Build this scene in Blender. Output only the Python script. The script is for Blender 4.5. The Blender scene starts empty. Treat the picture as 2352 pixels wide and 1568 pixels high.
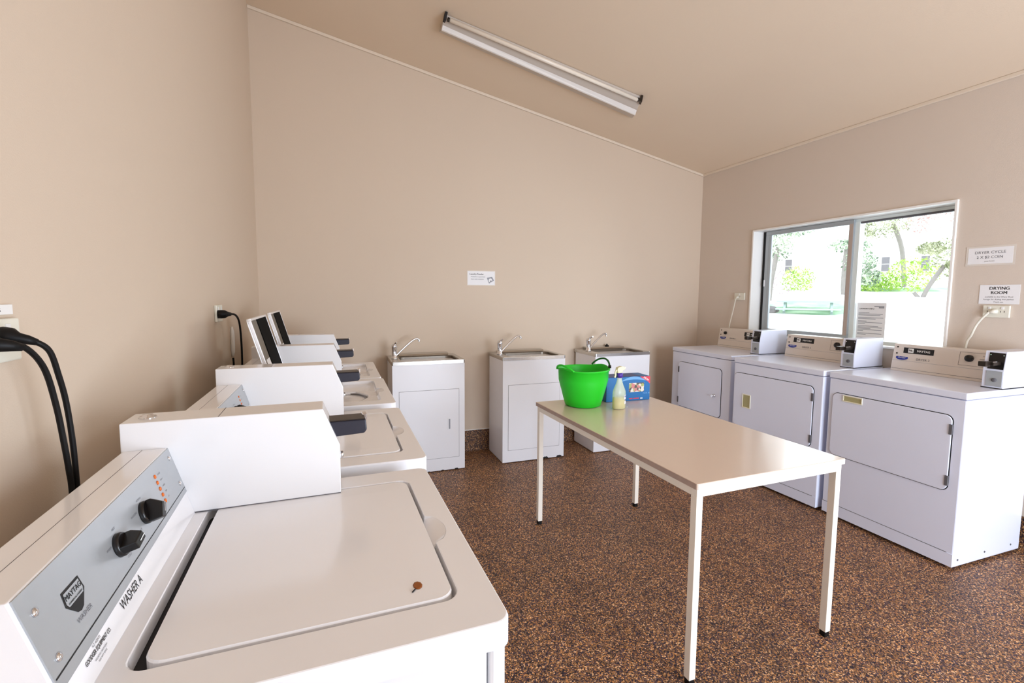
import bpy, math, random
from mathutils import Vector, Matrix
random.seed(7)
C = bpy.context.scene.collection
PI = math.pi

# ------------------------------------------------------------------ materials
def nmat(name):
    m = bpy.data.materials.new(name); m.use_nodes = True
    nt = m.node_tree
    return m, nt, nt.nodes['Principled BSDF'], nt.nodes['Material Output']

def lin(c):
    return tuple(((v / 255) / 12.92 if v / 255 <= 0.04045 else ((v / 255 + 0.055) / 1.055) ** 2.4) for v in c) + (1,)

def mat(name, rgb, rough=0.5, metal=0.0, var=0.04, scale=6.0, bump=0.0, bscale=200, coat=0.0, spec=0.5, em=None):
    """sRGB 0-255 colour with a faint procedural mottling, optional fine bump"""
    m, nt, p, o = nmat(name)
    N, L = nt.nodes, nt.links
    c = lin(rgb)
    tc = N.new('ShaderNodeTexCoord')
    nz = N.new('ShaderNodeTexNoise'); nz.inputs['Scale'].default_value = scale; nz.inputs['Detail'].default_value = 4
    L.new(tc.outputs['Object'], nz.inputs['Vector'])
    mx = N.new('ShaderNodeMix'); mx.data_type = 'RGBA'
    mx.inputs[6].default_value = tuple(v * (1 - var) for v in c[:3]) + (1,)
    mx.inputs[7].default_value = tuple(min(1, v * (1 + var)) for v in c[:3]) + (1,)
    L.new(nz.outputs['Fac'], mx.inputs[0]); L.new(mx.outputs[2], p.inputs['Base Color'])
    p.inputs['Roughness'].default_value = rough; p.inputs['Metallic'].default_value = metal
    p.inputs['Coat Weight'].default_value = coat; p.inputs['Coat Roughness'].default_value = 0.08
    p.inputs['Specular IOR Level'].default_value = spec
    if bump:
        n2 = N.new('ShaderNodeTexNoise'); n2.inputs['Scale'].default_value = bscale; n2.inputs['Detail'].default_value = 2
        L.new(tc.outputs['Object'], n2.inputs['Vector'])
        b = N.new('ShaderNodeBump'); b.inputs['Strength'].default_value = bump; b.inputs['Distance'].default_value = 0.002
        L.new(n2.outputs['Fac'], b.inputs['Height']); L.new(b.outputs[0], p.inputs['Normal'])
    return m

def wall_mat(name, rgb):
    m = mat(name, rgb, rough=0.75, var=0.02, scale=1.2, bump=0.22, bscale=260, spec=0.3)
    return m

def floor_mat(name, dark=1.0):
    m, nt, p, o = nmat(name); N, L = nt.nodes, nt.links
    tc = N.new('ShaderNodeTexCoord')
    v = N.new('ShaderNodeTexVoronoi'); v.inputs['Scale'].default_value = 235; v.inputs['Randomness'].default_value = 1
    L.new(tc.outputs['Object'], v.inputs['Vector'])
    sx = N.new('ShaderNodeSeparateColor'); L.new(v.outputs['Color'], sx.inputs[0])
    r = N.new('ShaderNodeValToRGB'); r.color_ramp.interpolation = 'CONSTANT'
    cols = [(0, (28, 20, 28)), (.17, (58, 42, 52)), (.31, (102, 72, 50)), (.47, (142, 100, 60)), (.60, (72, 54, 66)),
            (.70, (190, 132, 78)), (.83, (134, 102, 82)), (.92, (226, 182, 136))]
    e = r.color_ramp.elements
    while len(e) < len(cols): e.new(0.5)
    for i, (q, c) in enumerate(cols):
        e[i].position = q; cc = lin(c); e[i].color = (cc[0] * dark, cc[1] * dark, cc[2] * dark, 1)
    L.new(sx.outputs[0], r.inputs[0])
    nz = N.new('ShaderNodeTexNoise'); nz.inputs['Scale'].default_value = 3.5; nz.inputs['Detail'].default_value = 3
    L.new(tc.outputs['Object'], nz.inputs['Vector'])
    mr = N.new('ShaderNodeMapRange'); mr.inputs['From Min'].default_value = .3; mr.inputs['From Max'].default_value = .7
    mr.inputs['To Min'].default_value = .9; mr.inputs['To Max'].default_value = 1.25
    L.new(nz.outputs['Fac'], mr.inputs['Value'])
    mx = N.new('ShaderNodeMix'); mx.data_type = 'RGBA'; mx.blend_type = 'MULTIPLY'; mx.inputs[0].default_value = 1
    L.new(r.outputs[0], mx.inputs[6]); L.new(mr.outputs[0], mx.inputs[7]); L.new(mx.outputs[2], p.inputs['Base Color'])
    p.inputs['Roughness'].default_value = 0.5; p.inputs['Specular IOR Level'].default_value = 0.35
    b = N.new('ShaderNodeBump'); b.inputs['Strength'].default_value = .35; b.inputs['Distance'].default_value = .001
    L.new(v.outputs['Distance'], b.inputs['Height']); L.new(b.outputs[0], p.inputs['Normal'])
    return m

def glass_mat(name, tint=(0.97, 1, 0.99)):
    m, nt, p, o = nmat(name); N, L = nt.nodes, nt.links
    t = N.new('ShaderNodeBsdfTransparent'); t.inputs[0].default_value = tint + (1,)
    g = N.new('ShaderNodeBsdfGlossy'); g.inputs['Roughness'].default_value = .02
    fr = N.new('ShaderNodeFresnel'); fr.inputs[0].default_value = 1.45
    mx = N.new('ShaderNodeMixShader'); L.new(fr.outputs[0], mx.inputs[0]); L.new(t.outputs[0], mx.inputs[1]); L.new(g.outputs[0], mx.inputs[2])
    L.new(mx.outputs[0], o.inputs['Surface'])
    return m

def plastic_clear(name, rgb, alpha):
    m = mat(name, rgb, rough=.25, var=.01)
    m.node_tree.nodes['Principled BSDF'].inputs['Alpha'].default_value = alpha
    return m

def leaf_mat(name, a, b):
    m, nt, p, o = nmat(name); N, L = nt.nodes, nt.links
    tc = N.new('ShaderNodeTexCoord'); nz = N.new('ShaderNodeTexNoise'); nz.inputs['Scale'].default_value = 2.5; nz.inputs['Detail'].default_value = 5
    L.new(tc.outputs['Object'], nz.inputs['Vector'])
    r = N.new('ShaderNodeValToRGB'); e = r.color_ramp.elements
    e[0].position = .4; e[0].color = lin(a); e[1].position = .6; e[1].color = lin(b)
    L.new(nz.outputs['Fac'], r.inputs[0]); L.new(r.outputs[0], p.inputs['Base Color'])
    p.inputs['Roughness'].default_value = .7
    return m

M = dict(
    wall=wall_mat('beige wall paint', (214, 197, 178)),
    wallr=wall_mat('beige wall paint side', (216, 203, 190)),
    ceil=wall_mat('ceiling paint', (228, 210, 188)),
    trim=mat('trim paint', (228, 214, 196), .5),
    white_trim=mat('white gloss trim', (244, 243, 240), .3),
    floor=floor_mat('speckled vinyl floor'),
    skirt=floor_mat('speckled vinyl skirting', .75),
    enamel=mat('white washer enamel', (238, 238, 240), .22, coat=.5, var=.015),
    enamel_top=mat('worktop enamel', (243, 243, 246), .18, coat=.35, var=.015),
    dryer=mat('white dryer enamel', (228, 232, 248), .28, coat=.3, var=.015),
    sinkcab=mat('white cabinet paint', (238, 238, 242), .3, coat=.3, var=.015),
    silver=mat('brushed silver panel', (176, 180, 184), .35, metal=.35, var=.03, scale=40),
    cream=mat('cream console paint', (224, 214, 204), .35, var=.02),
    steel=mat('stainless steel', (200, 198, 194), .2, metal=1, var=.05, scale=25),
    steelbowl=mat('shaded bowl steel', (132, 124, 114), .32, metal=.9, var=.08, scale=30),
    chrome=mat('chrome', (225, 225, 228), .08, metal=1, var=.01),
    darkmetal=mat('dark slide metal', (60, 52, 46), .35, metal=.7),
    navy=mat('navy plastic', (34, 34, 48), .4),
    black=mat('black plastic', (16, 13, 14), .3, var=.1),
    blackrub=mat('black rubber', (13, 12, 13), .5, var=.1, spec=.25),
    gap=mat('dark gap', (30, 28, 30), .8),
    lidgrey=mat('lid inner grey', (128, 120, 110), .7, spec=.2),
    matblack=mat('matt black lid shade', (14, 13, 12), .9, spec=.1),
    gapl=mat('grey gap', (96, 94, 98), .8),
    table=mat('table laminate', (222, 202, 186), .22, coat=.25, var=.015),
    tableedge=mat('table edge', (206, 190, 176), .5),
    tablewood=mat('worn table edge wood', (172, 150, 138), .6, var=.15, scale=30),
    legs=mat('cream leg paint', (238, 230, 216), .35, var=.03),
    green=mat('green bucket rubber', (34, 202, 38), .42, var=.03, spec=.4),
    greend=mat('dark green rubber', (10, 96, 34), .45),
    blue=mat('blue carton', (14, 106, 172), .4, var=.1, scale=14),
    blued=mat('navy carton', (16, 60, 130), .4),
    lblue=mat('light blue print', (110, 170, 222), .4),
    red=mat('red print', (214, 60, 80), .4),
    pic=None,
    paper=mat('paper', (240, 240, 242), .7, var=.01),
    papershade=mat('paper laminate', (222, 214, 204), .4, var=.01),
    ink=mat('black ink', (24, 24, 26), .6),
    inkg=mat('grey ink', (110, 110, 116), .6),
    inkl=mat('light ink', (150, 152, 160), .6),
    bluei=mat('blue ink', (40, 56, 150), .5),
    white=mat('white plastic', (240, 240, 238), .35, var=.01),
    socket=mat('socket plastic', (232, 230, 216), .35, var=.01),
    wcable=mat('white cable', (228, 224, 210), .4),
    purple=mat('purple collar', (66, 36, 150), .4),
    bottle=plastic_clear('frosted bottle', (232, 240, 214), .5),
    liquid=mat('yellow cleaner', (232, 204, 50), .25),
    spray=mat('sprayer plastic', (236, 230, 196), .4),
    orange=mat('orange lamp', (226, 112, 30), .35),
    light=mat('fitting enamel', (232, 228, 224), .35, var=.01),
    lightg=mat('fitting reflector', (196, 186, 176), .45, var=.02),
    tube=mat('tube glass', (236, 226, 212), .25, var=.01),
    alu=mat('aluminium frame', (168, 174, 178), .4, metal=.4, var=.02),
    alul=mat('pale aluminium', (226, 234, 232), .35, metal=.1, var=.01),
    aluw=mat('warm aluminium', (184, 168, 158), .4, metal=.2, var=.02),
    glass=glass_mat('window glass'),
    tub=mat('tub interior', (112, 108, 106), .35),
    handle=mat('cream handle rim', (240, 236, 214), .35),
    gold=mat('yellowed handle', (176, 168, 120), .5),
    concrete=mat('pale concrete', (240, 238, 232), .9, var=.03, scale=2),
    lawn=leaf_mat('lawn', (150, 190, 150), (190, 216, 180)),
    lime=leaf_mat('lime leaves', (150, 190, 60), (214, 236, 140)),
    leafg=leaf_mat('green leaves', (84, 112, 84), (206, 220, 190)),
    leafy=leaf_mat('olive leaves', (120, 128, 88), (222, 222, 190)),
    leafp=leaf_mat('pink leaves', (176, 140, 134), (236, 210, 204)),
    blossom=leaf_mat('blossom', (190, 172, 176), (238, 228, 230)),
    bark=mat('bark', (150, 142, 138), .9, var=.2, scale=10),
    rock=mat('rock', (116, 112, 112), .9, var=.3, scale=8),
    house=mat('house render', (244, 242, 238), .9),
    housewin=mat('house window glass', (120, 116, 120), .4),
    timber=mat('weathered bench', (176, 196, 192), .8, var=.1),
    stain=mat('rust stain', (150, 84, 28), .6, var=.4, scale=120),
)

def pic_mat():
    m, nt, p, o = nmat('carton picture'); N, L = nt.nodes, nt.links
    tc = N.new('ShaderNodeTexCoord'); v = N.new('ShaderNodeTexVoronoi'); v.inputs['Scale'].default_value = 55
    L.new(tc.outputs['Object'], v.inputs['Vector'])
    s = N.new('ShaderNodeSeparateColor'); L.new(v.outputs['Color'], s.inputs[0])
    r = N.new('ShaderNodeValToRGB'); e = r.color_ramp.elements; r.color_ramp.interpolation = 'CONSTANT'
    for i, (q, c) in enumerate([(0, (226, 220, 210)), (.3, (170, 176, 110)), (.5, (90, 84, 80)), (.65, (226, 206, 200)), (.85, (206, 130, 130))]):
        if i > 1: e.new(.5)
        e[i].position = q; e[i].color = lin(c)
    L.new(s.outputs[0], r.inputs[0]); L.new(r.outputs[0], p.inputs['Base Color']); p.inputs['Roughness'].default_value = .4
    return m
M['pic'] = pic_mat()

# ------------------------------------------------------------------ mesh building
class MB:
    def __init__(s): s.v = []; s.f = []; s.mi = []; s.sm = []; s.cur = 0
    def add(s, vs, fs, smooth=False):
        b = len(s.v); s.v += [Vector(v) for v in vs]
        for f in fs: s.f.append([b + i for i in f]); s.mi.append(s.cur); s.sm.append(smooth)
        return s
    def m(s, i): s.cur = i; return s
    def box(s, x0, x1, y0, y1, z0, z1):
        vs = [(x, y, z) for x in (x0, x1) for y in (y0, y1) for z in (z0, z1)]
        return s.add(vs, [(0, 1, 3, 2), (4, 6, 7, 5), (0, 4, 5, 1), (2, 3, 7, 6), (0, 2, 6, 4), (1, 5, 7, 3)])
    def prism(s, poly, axis, a, b, smooth=False):
        """poly: 2D points; extruded along axis from a to b. y: poly=(x,z); z: poly=(x,y); x: poly=(y,z)"""
        def P(p, t):
            return {'y': (p[0], t, p[1]), 'z': (p[0], p[1], t), 'x': (t, p[0], p[1])}[axis]
        n = len(poly)
        vs = [P(p, a) for p in poly] + [P(p, b) for p in poly]
        fs = [tuple(range(n))[::-1], tuple(range(n, 2 * n))]
        s.add(vs, fs)
        base = len(s.v) - 2 * n
        for i in range(n):
            j = (i + 1) % n
            s.f.append([base + i, base + j, base + n + j, base + n + i]); s.mi.append(s.cur); s.sm.append(smooth)
        return s
    def loft(s, rings, cap=True, smooth=True, close=True):
        n = len(rings[0]); b = len(s.v)
        for r in rings: s.v += [Vector(p) for p in r]
        for k in range(len(rings) - 1):
            for i in range(n if close else n - 1):
                j = (i + 1) % n
                s.f.append([b + k * n + i, b + k * n + j, b + (k + 1) * n + j, b + (k + 1) * n + i]); s.mi.append(s.cur); s.sm.append(smooth)
        if cap:
            s.f.append([b + i for i in range(n)][::-1]); s.mi.append(s.cur); s.sm.append(False)
            q = b + (len(rings) - 1) * n
            s.f.append([q + i for i in range(n)]); s.mi.append(s.cur); s.sm.append(False)
        return s
    def lathe(s, prof, c=(0, 0, 0), ax=(0, 0, 1), n=32, cap=True, sx=1.0):
        ax = Vector(ax).normalized(); q = Vector((0, 0, 1)).rotation_difference(ax); c = Vector(c)
        rings = []
        for r, h in prof:
            rings.append([c + q @ Vector((r * sx * math.cos(2 * PI * i / n), r * math.sin(2 * PI * i / n), h)) for i in range(n)])
        return s.loft(rings, cap)
    def tube(s, pts, r, n=10, cap=True):
        pts = [Vector(p) for p in pts]
        rings = []; prev = None
        for i, p in enumerate(pts):
            d = (pts[min(i + 1, len(pts) - 1)] - pts[max(i - 1, 0)]).normalized()
            if prev is None:
                a = d.orthogonal().normalized()
            else:
                a = (prev - d * prev.dot(d)).normalized()
            prev = a; bb = d.cross(a)
            rr = r[i] if isinstance(r, (list, tuple)) else r
            rings.append([p + a * rr * math.cos(2 * PI * k / n) + bb * rr * math.sin(2 * PI * k / n) for k in range(n)])
        return s.loft(rings, cap)
    def shift(s, d):
        d = Vector(d); s.v = [v + d for v in s.v]; return s
    def xform(s, mtx): s.v = [mtx @ v for v in s.v]; return s
    def build(s, name, mats, parent=None, bevel=0, seg=2, loc=None, kind=None):
        me = bpy.data.meshes.new(name)
        me.from_pydata([tuple(v) for v in s.v], [], s.f)
        if not isinstance(mats, (list, tuple)): mats = [mats]
        for k in mats: me.materials.append(k)
        for p, a, b in zip(me.polygons, s.mi, s.sm): p.material_index = a; p.use_smooth = b
        import bmesh
        bm = bmesh.new(); bm.from_mesh(me); bmesh.ops.recalc_face_normals(bm, faces=bm.faces); bm.to_mesh(me); bm.free()
        o = bpy.data.objects.new(name, me); C.objects.link(o)
        if parent: o.parent = parent
        if loc: o.location = loc
        if bevel:
            b = o.modifiers.new('bevel', 'BEVEL'); b.width = bevel; b.segments = seg; b.limit_method = 'ANGLE'; b.angle_limit = math.radians(40)
            b.harden_normals = False
        if kind: o['kind'] = kind
        return o

def rrect(x0, x1, y0, y1, r, n=5):
    pts = []
    for cx, cy, a in ((x1 - r, y1 - r, 0), (x0 + r, y1 - r, 90), (x0 + r, y0 + r, 180), (x1 - r, y0 + r, 270)):
        for i in range(n + 1):
            t = math.radians(a + 90 * i / n); pts.append((cx + r * math.cos(t), cy + r * math.sin(t)))
    return pts

def smooth_path(pts, k=8):
    """Catmull-Rom through the points"""
    P = [Vector(p) for p in pts]; P = [P[0] * 2 - P[1]] + P + [P[-1] * 2 - P[-2]]
    out = []
    for i in range(1, len(P) - 2):
        for j in range(k):
            t = j / k
            out.append(0.5 * ((2 * P[i]) + (P[i + 1] - P[i - 1]) * t + (2 * P[i - 1] - 5 * P[i] + 4 * P[i + 1] - P[i + 2]) * t * t + (3 * P[i] - P[i - 1] - 3 * P[i + 1] + P[i + 2]) * t ** 3))
    out.append(P[-2]); return out

def thing(name, label, cat, loc=(0, 0, 0), rz=0, group=None):
    o = bpy.data.objects.new(name, None); C.objects.link(o); o.empty_display_size = .1
    o.location = loc; o.rotation_euler = (0, 0, rz); o['label'] = label; o['category'] = cat
    if group: o['group'] = group
    return o
def tag(o, label, cat, group=None, kind=None):
    o['label'] = label; o['category'] = cat
    if group: o['group'] = group
    if kind: o['kind'] = kind
    return o
def struct(o): o['kind'] = 'structure'; return o

def text_mesh(lines, size, right, up, origin, depth=.0004, shear=0, bold=0, align='CENTER', xs=1.0):
    """lines of (text, size, yoffset) -> MB of flat letters lying in the plane (right, up) at origin"""
    R = Vector(right).normalized(); U = Vector(up).normalized(); Nn = R.cross(U); O = Vector(origin)
    mb = MB()
    for t, sz, xo, yo, bd in lines:
        cu = bpy.data.curves.new('tmp_text', 'FONT'); cu.body = t; cu.size = 1.0; cu.align_x = align; cu.align_y = 'CENTER'
        cu.offset = 0; cu.shear = shear; cu.resolution_u = 3; cu.extrude = 0
        ob = bpy.data.objects.new('tmp_text', cu); C.objects.link(ob)
        dg = bpy.context.evaluated_depsgraph_get(); me = bpy.data.meshes.new_from_object(ob.evaluated_get(dg))
        for kx, dxx in enumerate((0, -.022, .022) if bd > .015 else (0,)):      # bold strokes: the outline set thrice, a hair apart
            vs = [O + R * (xo + (v.co.x + dxx) * sz * xs) + U * (yo + v.co.y * sz) + Nn * (depth + kx * .00006) for v in me.vertices]
            mb.add(vs, [tuple(p.vertices) for p in me.polygons])
        bpy.data.objects.remove(ob); bpy.data.curves.remove(cu); bpy.data.meshes.remove(me)
    return mb

def quad(mb, O, R, U, x0, x1, y0, y1, d=.0003):
    O = Vector(O); R = Vector(R).normalized(); U = Vector(U).normalized(); N = R.cross(U)
    vs = [O + R * x + U * y + N * d for x, y in ((x0, y0), (x1, y0), (x1, y1), (x0, y1))]
    return mb.add(vs, [(0, 1, 2, 3)])

# ------------------------------------------------------------------ the room
W = 4.093; H0 = 3.4406; H1 = 2.6027; SL = (H0 - H1) / W; YF = -5.4
def cz(x): return H0 - SL * x
T = .16
MB().box(-T, W + .35, YF - .15, T, -.12, 0).build('floor', M['floor'], kind='structure')
MB().prism([(-T, 0), (0, 0), (0, cz(0)), (-T, cz(-T))], 'y', YF - T, T).build('wall_left', M['wall'], kind='structure')
MB().prism([(0, 0), (W, 0), (W, cz(W)), (0, cz(0))], 'y', 0, T).build('wall_back', M['wall'], kind='structure')
# right wall with the window opening
wy0, wy1, wz0, wz1 = -2.118, -.650, 1.035, 1.968
mb = MB()
mb.box(W, W + T, YF, wy0, 0, H1); mb.box(W, W + T, wy1, T, 0, H1)
mb.box(W, W + T, wy0, wy1, 0, wz0); mb.box(W, W + T, wy0, wy1, wz1, H1)
mb.build('wall_right', M['wallr'], kind='structure')
# front wall behind the camera with a wide door opening
mb = MB()
dx0, dx1, dz = 1.8, 3.7, 2.2
mb.prism([(0, 0), (dx0, 0), (dx0, cz(dx0)), (0, cz(0))], 'y', YF - T, YF)
mb.prism([(dx1, 0), (W, 0), (W, cz(W)), (dx1, cz(dx1))], 'y', YF - T, YF)
mb.prism([(dx0, dz), (dx1, dz), (dx1, cz(dx1)), (dx0, cz(dx0))], 'y', YF - T, YF)
mb.build('wall_front', M['white_trim'], kind='structure')
MB().prism([(-T, cz(-T)), (W + T, cz(W + T)), (W + T, cz(W + T) + .1), (-T, cz(-T) + .1)], 'y', YF - T, T).build('ceiling', M['ceil'], kind='structure')
# scotia trims
mb = MB(); mb.prism([(0, cz(0) - .022), (W, cz(W) - .022), (W, cz(W)), (0, cz(0))], 'y', -.018, -.0005)
mb.build('trim_1', M['trim'], bevel=.004, kind='structure')
MB().prism([(W - .018, cz(W) - .020), (W - .0005, cz(W) - .020), (W - .0005, cz(W)), (W - .018, cz(W) + .003)], 'y', YF, -.018).build('trim_2', M['trim'], bevel=.004, kind='structure')
# coved speckled skirting
def cove(h): return [(0, h), (.004, h), (.004, .03), (.014, .009), (.03, .0008), (0, .0008)]
MB().prism([(-.0005 - a, b) for a, b in cove(.19)], 'x', .004, W - .004).build('baseboard_back', M['skirt'], kind='structure')
MB().prism([(.0005 + a, b) for a, b in cove(.19)], 'y', YF, -.004).build('baseboard_left', M['skirt'], kind='structure')
MB().prism([(W - .0005 - a, b) for a, b in cove(.19)], 'y', YF, -.004).build('baseboard_right', M['skirt'], kind='structure')
# fine white bead on top of the skirting
MB().box(.004, W - .004, -.006, -.0005, .190, .196).build('trim_3', M['white_trim'], kind='structure')

# ------------------------------------------------------------------ window
wnd = bpy.data.objects.new('window_1', None); C.objects.link(wnd); wnd.location = (W, (wy0 + wy1) / 2, wz0); wnd['kind'] = 'structure'
WO = Vector(wnd.location)
def wpart(mb, name, m, bevel=0): return mb.shift(-WO).build(name, m, wnd, bevel)
def ring(mb, x0, x1, y0, y1, z0, z1, t, tb=None):
    tb = tb or t
    mb.box(x0, x1, y0, y1, z1 - t, z1); mb.box(x0, x1, y0, y1, z0, z0 + tb)
    mb.box(x0, x1, y0, y0 + t, z0 + tb, z1 - t); mb.box(x0, x1, y1 - t, y1, z0 + tb, z1 - t); return mb
wpart(ring(MB(), W - .014, W + .158, wy0 - .001, wy1 + .001, wz0, wz1 + .001, .014), 'reveal', M['white_trim'], .002)
a0, a1, b0, b1 = wy0 + .014, wy1 - .014, wz0 + .014, wz1 - .014
wpart(ring(MB(), W + .108, W + .150, a0, a1, b0, b1, .022), 'window_frame', M['alul'], .001)
wpart(MB().box(W + .100, W + .150, -1.492, -1.456, b0 + .022, b1 - .022), 'mullion', M['alul'], .001)
wpart(MB().box(W + .104, W + .1075, a1 - .040, a1 - .002, b0, b1), 'side_channel', M['gap'])
# inner sliding sash, warm stile beside the mullion
s0, s1, t0, t1 = -1.458, -.706, b0 + .004, b1 - .002
sa = wpart(ring(MB(), W + .084, W + .104, s0, s1, t0, t1, .034, .046).box(W + .084, W + .104, s1 - .058, s1 - .034, t0 + .046, t1 - .034), 'sliding_sash', M['alu'], .002)
wpart(MB().box(W + .0825, W + .0842, s0 + .003, s0 + .030, t0 + .04, t1 - .03), 'sash_stile_strip', M['aluw'])
p = MB().box(W + .092, W + .096, s0 + .032, s1 - .032, t0 + .044, t1 - .032).shift(-WO).build('glass_pane', M['glass'], sa)
wpart(MB().box(W + .128, W + .132, a0 + .02, -1.490, b0 + .02, b1 - .02), 'glass_pane', M['glass'])
wpart(MB().box(W + .076, W + .084, s1 - .022, s1 - .004, 1.47, 1.53), 'window_latch', M['chrome'], .002)
wpart(MB().box(W + .104, W + .126, a0, -1.492, b1 - .035, b1 - .022), 'top_channel', M['gapl'])

# ------------------------------------------------------------------ washers
# local frame: x from wall side, y from the near side (0..0.65); origin at the centre of the footprint
OFFW = Vector((-.47, -.325, 0))
SN = Vector((.151, 0, .048)).normalized()      # normal of the sloping control face
def slope_x(z, top=(.226, 1.065), bot=(.272, .914)): 
    return top[0] + (bot[0] - top[0]) * (top[1] - z) / (top[1] - bot[1])
def spt(y, z, d=0):
    return Vector((slope_x(z), y, z)) + SN * d
S_R = Vector((0, 1, 0)); S_U = Vector((slope_x(1.0) - slope_x(.95), 0, .05)).normalized()
HX0, HX1, HY0, HY1 = .314, .735, .078, .572

def hole_outline(g=0.0, notch=True, n=6, bulge=.03):
    """rounded lid opening with a finger notch on the front (+x) side; counter-clockwise from the +x side"""
    r = .028
    x0, x1, y0, y1 = HX0 - g * 4.6, HX1 + g, HY0 - g, HY1 + g
    pts = []
    for cx, cy, a in ((x1 - r, y1 - r, 0), (x0 + r, y1 - r, 90), (x0 + r, y0 + r, 180), (x1 - r, y0 + r, 270)):
        for i in range(n + 1):
            t = math.radians(a + 90 * i / n); pts.append((cx + r * math.cos(t), cy + r * math.sin(t)))
    if notch:
        for i in range(13):
            u = i / 12; yy = .250 + .115 * u
            pts.append((x1 + bulge * math.sin(PI * u) ** .55, yy))
    return pts

def make_washer(name, label, kind, loc, rz, lid_open, group='white top-loading washers'):
    t = thing(name, label, 'washing machine', loc, rz, group)
    def part(mb, nm, m, par=t, bevel=0, seg=2): return mb.shift(OFFW).build(nm, m, par, bevel, seg)
    # cabinet with recessed toe space and seam near the front
    part(MB().box(.135, .7605, .006, .644, .03, .872), 'cabinet', M['enamel'], bevel=.004)
    part(MB().box(.764, .790, .006, .644, .03, .870), 'front_panel', M['enamel'], bevel=.006)
    for y in (.05, .60):
        for x in (.19, .70): part(MB().lathe([(.018, 0), (.018, .012), (.008, .014), (.008, .031)], (x, y, 0), n=12), 'foot', M['blackrub'])
    # worktop with lid opening
    mb = MB(); n_out = rrect(.133, .798, 0, .65, .022, 6)
    deep = .866 if not lid_open else .878
    hole = hole_outline(.004)
    # top surface: bridge outer loop and hole with matching angular sampling
    def ray_hit(poly, c, ang):
        d = Vector((math.cos(ang), math.sin(ang))); best = None
        for i in range(len(poly)):
            a = Vector(poly[i]) - c; b = Vector(poly[(i + 1) % len(poly)]) - c; e = b - a
            den = d.x * e.y - d.y * e.x
            if abs(den) < 1e-12: continue
            s_ = (a.x * e.y - a.y * e.x) / den; u_ = (a.x * d.y - a.y * d.x) / den
            if s_ > 0 and -1e-9 <= u_ <= 1 + 1e-9 and (best is None or s_ > best): best = s_
        return c + d * best
    c = Vector(((HX0 + HX1) / 2, (HY0 + HY1) / 2))
    angs = sorted(set(round(math.atan2(p_[1] - c.y, p_[0] - c.x), 5) for p_ in hole + n_out))
    ho = [ray_hit(hole, c, a) for a in angs]; ou = [ray_hit(n_out, c, a) for a in angs]
    inn = [c + (q - c) * ((q - c).length - .004) / (q - c).length for q in ou]
    rings = [[(q.x, q.y, .872) for q in ou], [(q.x, q.y, .9095) for q in ou], [((q.x + w.x) / 2, (q.y + w.y) / 2, .9132) for q, w in zip(ou, inn)], [(q.x, q.y, .914) for q in inn],
             [(q.x + (c.x - q.x) * -.006, q.y + (c.y - q.y) * -.006, .914) for q in ho],
             [(q.x, q.y, .9125) for q in ho], [(q.x + (c.x - q.x) * .01, q.y + (c.y - q.y) * .01, deep + .022) for q in ho]]
    mb.loft(rings, cap=False, smooth=False)
    if lid_open:
        # sloping funnel down to a round opening with a collar and the drum
        cc = Vector((.555, .325)); R_ = .137
        circ = lambda r, z: [(cc.x + r * math.cos(math.atan2(q.y - c.y, q.x - c.x)), cc.y + r * math.sin(math.atan2(q.y - c.y, q.x - c.x)), z) for q in ho]
        last = [(q.x + (c.x - q.x) * .03, q.y + (c.y - q.y) * .03, deep + .018) for q in ho]
        mb.loft([rings[-1], last, circ(R_ + .02, deep + .01), circ(R_ + .004, deep + .006), circ(R_, deep - .004)], cap=False, smooth=False)
        part(mb, 'worktop', M['enamel_top'])
        part(MB().lathe([(R_ + .01, -.03), (R_, .004), (R_ - .012, .004), (R_ - .014, -.03), (R_ + .03, -.035), (R_ + .03, -.4), (.05, -.41)], (cc.x, cc.y, deep - .004), n=40, cap=False), 'drum', M['tub'])
    else:
        mb.add(rings[-1], [tuple(range(len(ho)))])
        part(mb, 'worktop', M['enamel_top'])
    nb_ = [(HX1 + .004 + .030 * math.sin(PI * i / 12) ** .55, .250 + .115 * i / 12) for i in range(13)]
    dp = MB(); vs = []
    for x_, y_ in nb_: vs += [(x_ + .0004, y_, .9134), (HX1 + .004 + (x_ - HX1 - .004) * .55, y_, .9070), (HX1 + .002, y_, .8990)]
    dp.add(vs, [q_ for i in range(12) for q_ in ((3 * i, 3 * i + 3, 3 * i + 4, 3 * i + 1), (3 * i + 1, 3 * i + 4, 3 * i + 5, 3 * i + 2))], smooth=True)
    part(dp, 'finger_dip', M['enamel_top'])
    # lid: gently domed slab, rounded corners
    if not lid_open:
        base = rrect(HX0, HX1 - .003, HY0 + .004, HY1 - .003, .026, 6)
        cen = Vector((sum(p_[0] for p_ in base) / len(base), sum(p_[1] for p_ in base) / len(base)))
        def rg(k, z): return [(cen.x + (p_[0] - cen.x) * k, cen.y + (p_[1] - cen.y) * k, z) for p_ in base]
        mb = MB().loft([rg(1, .890), rg(1, .9115), rg(.993, .9145), rg(.80, .9155)], cap=True, smooth=False)
        lid = part(mb, 'lid', M['enamel_top'])
        if kind == 'A':
            part(MB().lathe([(.011, 0), (.008, .0006)], (.680, .125, .9159), n=9, sx=.7), 'rust_stain', M['stain'], lid)
            part(MB().tube([(.6745, .116, .9163), (.669, .110, .9163)], .0012, n=5), 'rust_stain', M['ink'], lid)
        # wide dark groove along the hinge side
        part(MB().box(HX0 - .017, HX0 - .0005, HY0 + .012, HY1 - .012, .888, .892), 'hinge_groove', M['gap'])
    else:
        # stood open, leaning back above the console
        L_ = .39; ang = math.radians(16)
        mt = Matrix.Translation((.318, 0, .912)) @ Matrix.Rotation(-ang, 4, 'Y')
        y0, y1 = HY0 + .004, HY1 - .040
        mb = MB()
        out = rrect(y0, y1, 0, L_, .024, 6)
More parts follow.
